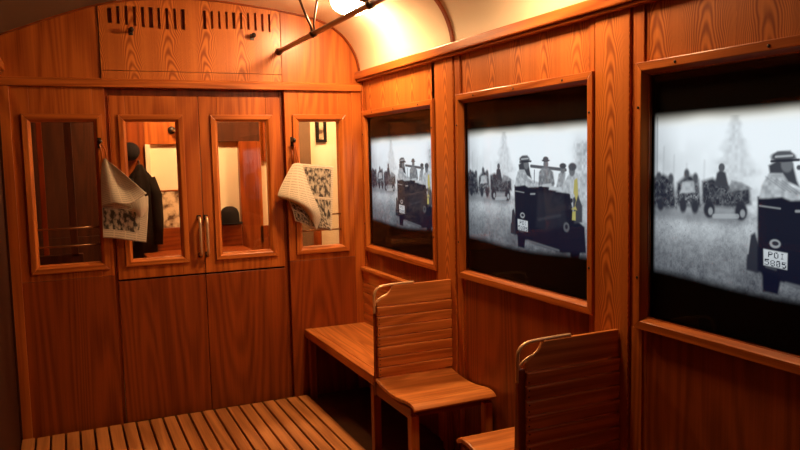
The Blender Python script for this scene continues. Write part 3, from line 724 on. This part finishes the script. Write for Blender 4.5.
# ------------------------------------------------------------------ handrail under the ceiling
t = thing('ceiling_handrail', (1.389, YE, 2.408), 'dark brown round handrail hung lengthwise under the ceiling', 'handrail')
mb = MB(); mb.tube([(0, -0.006, 0), (0, YF - YE + 0.01, 0)], 0.016, 14); mb.build('rail', 'pipe', t)
mb = MB(); mb.lathe([(0.0, 0.0), (0.026, 0.0), (0.026, 0.008), (0.021, 0.014), (0.020, 0.034), (0.0, 0.034)], 24, Matrix.Translation((0, -0.0, 0)) @ Matrix.Rotation(PI / 2, 4, 'X'))
mb.build('wall_flange', 'pipe', t)
for y in (4.26, 3.37, 2.4, 1.4, 0.4):
    ry = y - YE
    mb = MB()
    mb.tube([(0, ry - 0.025, 0), (0, ry + 0.025, 0)], 0.0215, 14)
    zt = zc(1.28) - 2.408
    mb.tube([(-0.008, ry, 0.018), (-0.012, ry, 0.045), (-0.035, ry, 0.09), (-0.115, ry, zt + 0.002)], 0.0075, 10)
    mb.tube([(0.008, ry, 0.018), (0.006, ry, 0.06), (0.018, ry, 0.13), (0.045, ry, zc(1.434) - 2.408 + 0.002)], 0.0065, 10)
    mb.lathe([(0.0, 0), (0.022, 0), (0.022, 0.01), (0.0, 0.01)], 16, Matrix.Translation((-0.115, ry, zt - 0.010)))
    mb.lathe([(0.0, 0), (0.022, 0), (0.022, 0.01), (0.0, 0.01)], 16, Matrix.Translation((0.045, ry, zc(1.434) - 2.408 - 0.010)))
    mb.build('hanger', 'pipe', t)

# ------------------------------------------------------------------ hooks
def hook(x, y, z, label, big=True):
    t = thing('coat_hook', (x, y, z), label, 'hook', 'iron hooks on the end wall')
    s = 1.0 if big else 1.1
    mb = MB(); mb.box(-0.012 * s, 0.012 * s, -0.005, 0.0, (-0.035 if big else -0.02) * s, (0.03 if big else 0.02) * s); mb.build('plate', 'iron', t, bevel=0.002)
    mb = MB()
    mb.tube([(0, -0.003, 0), (0, -0.025, -0.002), (0, -0.045, 0.004)], 0.006 * s, 10)
    mb.lathe([(0.0, -0.016 * s), (0.01 * s, -0.012 * s), (0.016 * s, 0), (0.01 * s, 0.012 * s), (0.0, 0.016 * s)], 16, Matrix.Translation((0, -0.05, 0.006)))
    if big: mb.tube([(0, -0.003, -0.02 * s), (0, -0.022, -0.034 * s), (0, -0.036, -0.026 * s)], 0.0045 * s, 10)
    mb.build('prong', 'iron', t)
    return t
hook(0.215, YE - 0.0175, 1.806, 'dark iron hook holding the folded newspaper left of the doors')
hook(1.460, YE, 1.800, 'dark iron hook holding the spread newspaper right of the doors')
hook(0.438, YE - 0.006, 2.497, 'small dark iron hook on the header over the left door', False)
hook(1.208, YE - 0.006, 2.497, 'small dark iron hook on the header beside the handrail end', False)

# ------------------------------------------------------------------ newspapers
def sheet(name, rows, mat, parent, off, label=None, th=0.0016):
    nr, nc = len(rows), len(rows[0]); me = bpy.data.meshes.new(name)
    vs = [tuple(Vector(p) - off) for r in rows for p in r]
    fs = [(i * nc + j, (i + 1) * nc + j, (i + 1) * nc + j + 1, i * nc + j + 1) for i in range(nr - 1) for j in range(nc - 1)]
    me.from_pydata(vs, [], fs)
    uvl = me.uv_layers.new(name='UVMap')
    for p in me.polygons:
        p.use_smooth = True
        for li in p.loop_indices:
            v = me.loops[li].vertex_index; uvl.data[li].uv = ((v % nc) / (nc - 1), 1 - (v // nc) / (nr - 1))
    me.materials.append(M[mat]); o = bpy.data.objects.new(name, me); C.objects.link(o); o.parent = parent
    sb = o.modifiers.new('smooth', 'SUBSURF'); sb.levels = sb.render_levels = 4; sb.boundary_smooth = 'PRESERVE_CORNERS'
    sd = o.modifiers.new('thick', 'SOLIDIFY'); sd.thickness = th; sd.offset = 0
    if label: o['label'] = label
    return o
base = Vector((0.238, 4.95, 1.20))
t = thing('newspaper', base, 'folded newspaper with a photo strip hanging left of the double door', 'newspaper', 'newspapers hung on hooks')
sheet('inner_pages', [[(0.219, 4.985, 1.622), (0.313, 4.982, 1.62), (0.404, 4.98, 1.554), (0.483, 4.976, 1.436)],
                      [(0.209, 4.980, 1.50), (0.305, 4.974, 1.50), (0.397, 4.972, 1.47), (0.484, 4.97, 1.40)],
                      [(0.206, 4.978, 1.37), (0.295, 4.968, 1.36), (0.390, 4.966, 1.34), (0.474, 4.972, 1.30)],
                      [(0.202, 4.975, 1.211), (0.284, 4.965, 1.203), (0.372, 4.962, 1.181), (0.457, 4.968, 1.166)]], 'news_photo_band', t, base, 'lower pages with a dark photo strip')
sheet('front_flap', [[(0.227, 4.972, 1.700), (0.238, 4.962, 1.708), (0.244, 4.958, 1.706), (0.252, 4.965, 1.694)],
                     [(0.212, 4.965, 1.62), (0.262, 4.935, 1.64), (0.283, 4.985, 1.630), (0.315, 4.932, 1.640)],
                     [(0.207, 4.960, 1.53), (0.268, 4.905, 1.55), (0.318, 4.982, 1.540), (0.385, 4.905, 1.566)],
                     [(0.205, 4.955, 1.41), (0.276, 4.905, 1.440), (0.365, 4.912, 1.402), (0.472, 4.925, 1.482)]], 'news_text', t, base)
sheet('corner_fold', [[(0.372, 4.925, 1.428), (0.430, 4.915, 1.452), (0.480, 4.935, 1.466)],
                      [(0.392, 4.920, 1.375), (0.435, 4.895, 1.395), (0.481, 4.930, 1.41)],
                      [(0.418, 4.930, 1.332), (0.428, 4.922, 1.330), (0.446, 4.94, 1.336)]], 'news_text', t, base)
mb = MB()
mb.tube([(0.226, 4.968, 1.685), (0.224, 4.973, 1.74), (0.216, 4.967, 1.79), (0.2155, 4.998, 1.8150), (0.224, 4.973, 1.80), (0.246, 4.972, 1.76), (0.250, 4.966, 1.69)], 0.0045, 8)
o = mb.build('wooden_loop', 'trimZ', t); o.location = -base; o['label'] = 'tan loop over the hook'
base = Vector((1.50, 4.95, 1.17))
t = thing('newspaper', base, 'spread newspaper with a photo collage hanging over the right window', 'newspaper', 'newspapers hung on hooks')
sheet('photo_page', [[(1.497, 4.985, 1.645), (1.582, 4.98, 1.636), (1.660, 4.982, 1.627), (1.740, 4.978, 1.618)],
                     [(1.515, 4.985, 1.50), (1.580, 4.974, 1.49), (1.652, 4.978, 1.48), (1.731, 4.974, 1.472)],
                     [(1.54, 4.982, 1.35), (1.590, 4.97, 1.34), (1.652, 4.974, 1.33), (1.720, 4.97, 1.32)],
                     [(1.563, 4.978, 1.185), (1.607, 4.966, 1.179), (1.659, 4.968, 1.172), (1.709, 4.964, 1.162)]], 'news_collage', t, base, 'page covered in dark printed photographs')
sheet('front_flap', [[(1.440, 4.965, 1.640), (1.462, 4.955, 1.650), (1.488, 4.955, 1.649), (1.508, 4.965, 1.638)],
                     [(1.385, 4.955, 1.560), (1.430, 4.925, 1.560), (1.487, 4.925, 1.55), (1.532, 4.945, 1.53)],
                     [(1.335, 4.950, 1.470), (1.412, 4.905, 1.465), (1.495, 4.905, 1.45), (1.565, 4.935, 1.43)],
                     [(1.316, 4.945, 1.425), (1.401, 4.892, 1.402), (1.506, 4.885, 1.366), (1.600, 4.925, 1.345)],
                     [(1.335, 4.958, 1.415), (1.440, 4.915, 1.383), (1.536, 4.900, 1.318), (1.625, 4.930, 1.275)],
                     [(1.400, 4.970, 1.395), (1.500, 4.950, 1.35), (1.556, 4.920, 1.27), (1.612, 4.935, 1.225)],
                     [(1.430, 4.975, 1.385), (1.520, 4.965, 1.33), (1.570, 4.940, 1.22), (1.588, 4.945, 1.178)]], 'news_text', t, base)
sheet('inner_pages', [[(1.40, 4.988, 1.41), (1.47, 4.985, 1.39), (1.54, 4.985, 1.33), (1.575, 4.980, 1.25)],
                      [(1.435, 4.988, 1.33), (1.49, 4.985, 1.31), (1.545, 4.985, 1.26), (1.578, 4.982, 1.205)],
                      [(1.45, 4.988, 1.245), (1.50, 4.985, 1.23), (1.55, 4.985, 1.20), (1.585, 4.982, 1.175)]], 'news_collage', t, base, 'dark inner pages under the flap')
sheet('shadow_sheet', [[(1.575, 4.972, 1.42), (1.590, 4.968, 1.40), (1.605, 4.965, 1.375)],
                        [(1.590, 4.968, 1.31), (1.630, 4.955, 1.28), (1.668, 4.955, 1.25)],
                        [(1.592, 4.968, 1.19), (1.640, 4.955, 1.185), (1.700, 4.956, 1.175)]], 'flap_shadow', t, base, 'dark sheet painted as the shadow behind the flap')  # added sheet: the flap's shadow painted as dark newsprint
mb = MB()
mb.tube([(1.470, 4.962, 1.64), (1.463, 4.972, 1.70), (1.459, 4.985, 1.79), (1.461, 4.995, 1.815), (1.466, 4.985, 1.79), (1.474, 4.970, 1.70), (1.484, 4.960, 1.64)], 0.004, 8)
mb.tube([(1.448, 4.985, 1.735), (1.444, 4.985, 1.64)], 0.0055, 8)
o = mb.build('wooden_loop', 'darkZ', t); o.location = -base; o['label'] = 'dark wooden loop over the hook'

# ------------------------------------------------------------------ bench along the wall in the corner
t = thing('corner_bench', (1.50, 3.735, -0.028), 'wooden slatted bench along the wall in the far corner', 'bench')
off = Vector(t.location)
mb = MB(); mb.box(1.502, 1.555, 3.735, YE - 0.01, 0.410, 0.468).box(1.558, 1.985, 3.735, YE - 0.01, 0.445, 0.467)
mb.build('seat', 'bench', t, bevel=0.005).location = -off
mb = MB()
z = 0.47
for h in (0.075, 0.075, 0.075, 0.075, 0.085):
    mb.box(1.955, 1.985, 3.735, YE - 0.012, z, z + h - 0.003); z += h
mb.box(1.940, 1.985, 3.735, YE - 0.012, z, z + 0.026)
mb.build('backrest', 'bench', t, bevel=0.004).location = -off
mb = MB(); mb.box(1.95, 1.985, 3.735, YE - 0.012, 0.38, 0.443); mb.build('wall_ledger', 'darkY', t, bevel=0.003).location = -off
for ya, yb in ((YE - 0.04, YE - 0.01), (3.80, 3.83)):
    mb = MB(); mb.box(1.53, 1.985, ya, yb, 0.36, 0.443); mb.build('cross_rail', 'darkX', t, bevel=0.003).location = -off
for y, lx0 in ((3.737, 1.502), (4.94, 1.512)):
    mb = MB(); mb.box(lx0, lx0 + 0.045, y, y + 0.045, -0.028, 0.409); mb.build('leg', 'darkZ', t, bevel=0.004).location = -off

# ------------------------------------------------------------------ transverse seats
def smooth_path(p, n=8):
    out = []
    for i in range(len(p) - 1):
        p0, p1, p2, p3 = [np.array(p[min(max(i + q, 0), len(p) - 1)], float) for q in (-1, 0, 1, 2)]
        for kk in range(n):
            s = kk / n
            out.append(tuple(0.5 * (2 * p1 + (p2 - p0) * s + (2 * p0 - 5 * p1 + 4 * p2 - p3) * s * s + (3 * p1 - p0 - 3 * p2 + p3) * s ** 3)))
    return out + [tuple(p[-1])]
def seat(y0, d, depth, label):
    """d = -1 faces the viewer, +1 faces the end wall; the boards sit on the side of the backrest the viewer sees"""
    x0 = 1.500; W = 1.974 - x0
    t = thing('tram_seat', (x0, y0, -0.028), label, 'seat', 'slatted wooden tram seats')
    zo = 0.028
    def Y(v): return d * v
    # seat: bentwood board dipping in the middle and rolling over at the front
    prof = [(0.0, 0.462), (0.03, 0.455), (0.10, 0.444), (0.19, 0.436), (0.28, 0.437), (0.37, 0.446), (0.43, 0.454), (0.48, 0.454), (0.515, 0.446), (0.535, 0.430)]
    prof = smooth_path([(v * depth / 0.535, z) for v, z in prof], 4)
    th = 0.020
    mb = MB(); ns = 2
    nor = []
    for i, (v, z) in enumerate(prof):
        a, b = prof[max(i - 1, 0)], prof[min(i + 1, len(prof) - 1)]; l = math.hypot(b[0] - a[0], b[1] - a[1])
        nor.append((-(b[1] - a[1]) / l, (b[0] - a[0]) / l))
    up = [(v, z + zo) for v, z in prof]; lo = [(v - n[0] * th, z - n[1] * th + zo) for (v, z), n in zip(prof, nor)]
    loop = up + lo[::-1]
    A = [mb.bm.verts.new((0.004, Y(v), z)) for v, z in loop]; B = [mb.bm.verts.new((W, Y(v), z)) for v, z in loop]; n = len(up)
    L2 = len(loop)
    for i in range(L2):
        j = (i + 1) % L2; f = mb.bm.faces.new((A[i], A[j], B[j], B[i]))
    for i in range(n - 1):
        mb.bm.faces.new((A[i], A[i + 1], A[L2 - 2 - i], A[L2 - 1 - i])); mb.bm.faces.new((B[i], B[L2 - 1 - i], B[L2 - 2 - i], B[i + 1]))
    o = mb.build('seat', 'seat', t, bevel=0.004)
    # backrest boards: side seen by the viewer is -y in both cases
    bt = 0.018
    f0, f1 = (-bt, 0.0)                       # local y of the boards, post sits behind
    zs = [0.470 + q * 0.0565 for q in range(8)]
    xb = 0.034 if d > 0 else 0.014; py = -0.016 if d > 0 else 0.001
    mb = MB()
    for q in range(7):
        za, zb = zs[q] + zo, zs[q + 1] + zo - 0.004; lift = 0.009 + (0.004 if q == 6 else 0.0)
        lp = [(f0 - 0.001, za), (f0 - lift, zb - 0.004), (f0 - lift + 0.003, zb), (f1, zb), (f1, za)]
        mb.hexa([(xb, y, z) for y, z in lp], [(W, y, z) for y, z in lp])
    zt = 0.975 + zo; zb = zs[7] + zo
    cut = [(xb, zb), (W, zb), (W, zt), (0.115, zt - 0.002), (0.098, zt - 0.030), (0.078, zt - 0.050), (0.050, zt - 0.064), (0.034, zt - 0.078), (xb, zt - 0.09)]
    mb.hexa([(x, f0, z) for x, z in cut], [(x, f1, z) for x, z in cut])
    br = mb.build('backrest', 'seat', t, bevel=0.0035)
    # nails along the aisle ends of the boards
    mb = MB()
    for q in range(7):
        for zz in (0.014, 0.04):
            mb.lathe([(0.0, 0.0015), (0.003, 0.001), (0.0035, 0)], 8, Matrix.Translation((xb + 0.010, f0 - 0.002 - zz * 0.14 - (0.001 if q == 6 else 0), zs[q] + zo + zz)) @ Matrix.Rotation(PI / 2, 4, 'X'))
    nl = mb.build('nail', 'iron', br); nl['kind'] = 'stuff'; nl['label'] = 'small nail heads along the board ends'
    # bent aisle-side post behind the boards
    pts = [(0.36, 0.020), (0.44, 0.024), (0.60, 0.014), (0.75, 0.010), (0.84, 0.006), (0.875, 0.0)]
    mb = MB()
    front = [(py, z + zo) for z, w in pts]; rear = [((0.004 if d > 0 else 0.006) + w * (1 if d > 0 else 0.7), z + zo) for z, w in pts]
    lp = front + rear[::-1]
    mb.hexa([(0.002, y, z) for y, z in lp], [(0.0335, y, z) for y, z in lp])
    mb.build('side_post', 'darkZ', t, bevel=0.005)
    mb = MB(); mb.box(W - 0.026, W, 0.0005, 0.022, 0.40 + zo, 0.96 + zo); mb.build('wall_post', 'darkZ', t, bevel=0.004)
    # grab rail round the cut corner
    yy = -0.008
    path = smooth_path([(0.245, yy, zt + 0.004), (0.16, yy, zt + 0.003), (0.07, yy, zt), (0.030, yy, zt - 0.010), (0.008, yy, zt - 0.034), (0.003, yy, zt - 0.075), (0.002, yy, zt - 0.15)], 6)
    mb = MB(); mb.tube(path, 0.0072, 12)
    gr = mb.build('grab_rail', 'golden', t); gr['label'] = 'pale metal rail bent round the corner'
    path = smooth_path([(0.118, yy, zt + 0.001), (0.104, yy, zt - 0.028), (0.078, yy, zt - 0.050), (0.042, yy, zt - 0.064), (0.016, yy, zt - 0.084), (0.007, yy, zt - 0.11)], 6)
    mb = MB(); mb.tube(path, 0.0045, 10)
    o = mb.build('rail_brace', 'golden', gr); o['label'] = 'pale metal strip along the cut corner'
    # apron and legs on the aisle side
    ap = [(-0.026 if d < 0 else 0.0, 0.365), (depth - 0.05, 0.365), (depth - 0.05, 0.425), (depth * 0.55, 0.412), (0.0, 0.432)] + ([(-0.026, 0.405)] if d < 0 else [])
    mb = MB(); mb.hexa([(0.006, Y(v), z + zo) for v, z in ap], [(0.030, Y(v), z + zo) for v, z in ap]); mb.build('apron', 'darkY', t, bevel=0.004)
    mb = MB(); mb.hexa([(W - 0.03, Y(v), z + zo) for v, z in ap], [(W, Y(v), z + zo) for v, z in ap]); mb.build('apron', 'darkY', t, bevel=0.004)
    mb = MB(); ys = sorted((Y(depth - 0.125), Y(depth - 0.10))); mb.box(0.03, W - 0.03, ys[0], ys[1], 0.36 + zo, 0.41 + zo); mb.build('cross_rail', 'darkX', t, bevel=0.003)
    for lx in (0.002, W - 0.046):
        for v in (-0.024 if d < 0 else -0.016, depth - 0.088):
            if d < 0 and v < 0 and lx < 0.1: continue      # here the corner bench leg carries the frame
            ys = sorted((Y(v), Y(v + 0.05))); mb = MB(); mb.box(lx, lx + 0.044, ys[0], ys[1], 0.0, 0.386 + zo); mb.build('leg', 'trimZ', t, bevel=0.005)
    return t
seat(3.705, -1, 0.50, 'slatted wooden tram seat facing the viewer, beside the corner bench')
seat(2.300, 1, 0.485, 'slatted wooden tram seat seen from behind, nearest the viewer')

# ------------------------------------------------------------------ camera
R0 = np.array([[0.9104102, -0.4131072, -0.02226453], [-0.05847447, -0.07521655, -0.99545126], [0.40955342, 0.90757089, -0.09263414]])
cam = bpy.data.cameras.new('camera'); co = bpy.data.objects.new('camera', cam); C.objects.link(co)
r, u, b = Vector(R0[0]), -Vector(R0[1]), -Vector(R0[2])
mw = Matrix((( r.x, u.x, b.x, 0), (r.y, u.y, b.y, 0), (r.z, u.z, b.z, 1.68), (0, 0, 0, 1)))
co.matrix_world = mw
cam.sensor_width = 36; cam.lens = 740.97 / 800 * 36; cam.clip_start = 0.05
bpy.context.scene.camera = co

# ------------------------------------------------------------------ world and view
w = bpy.data.worlds.new('dark_hall'); bpy.context.scene.world = w; w.use_nodes = True
w.node_tree.nodes['Background'].inputs['Color'].default_value = (0.02, 0.014, 0.01, 1)
sc = bpy.context.scene
sc.view_settings.view_transform = 'Standard'; sc.view_settings.look = 'None'; sc.view_settings.gamma = 1
sc.view_settings.exposure = 0.0; sc.view_settings.use_curve_mapping = False
sc.cycles.use_denoising = True
sc.cycles.max_bounces = 10; sc.cycles.transparent_max_bounces = 12
sc.cycles.sample_clamp_indirect = 4.0; sc.cycles.caustics_reflective = False; sc.cycles.caustics_refractive = False
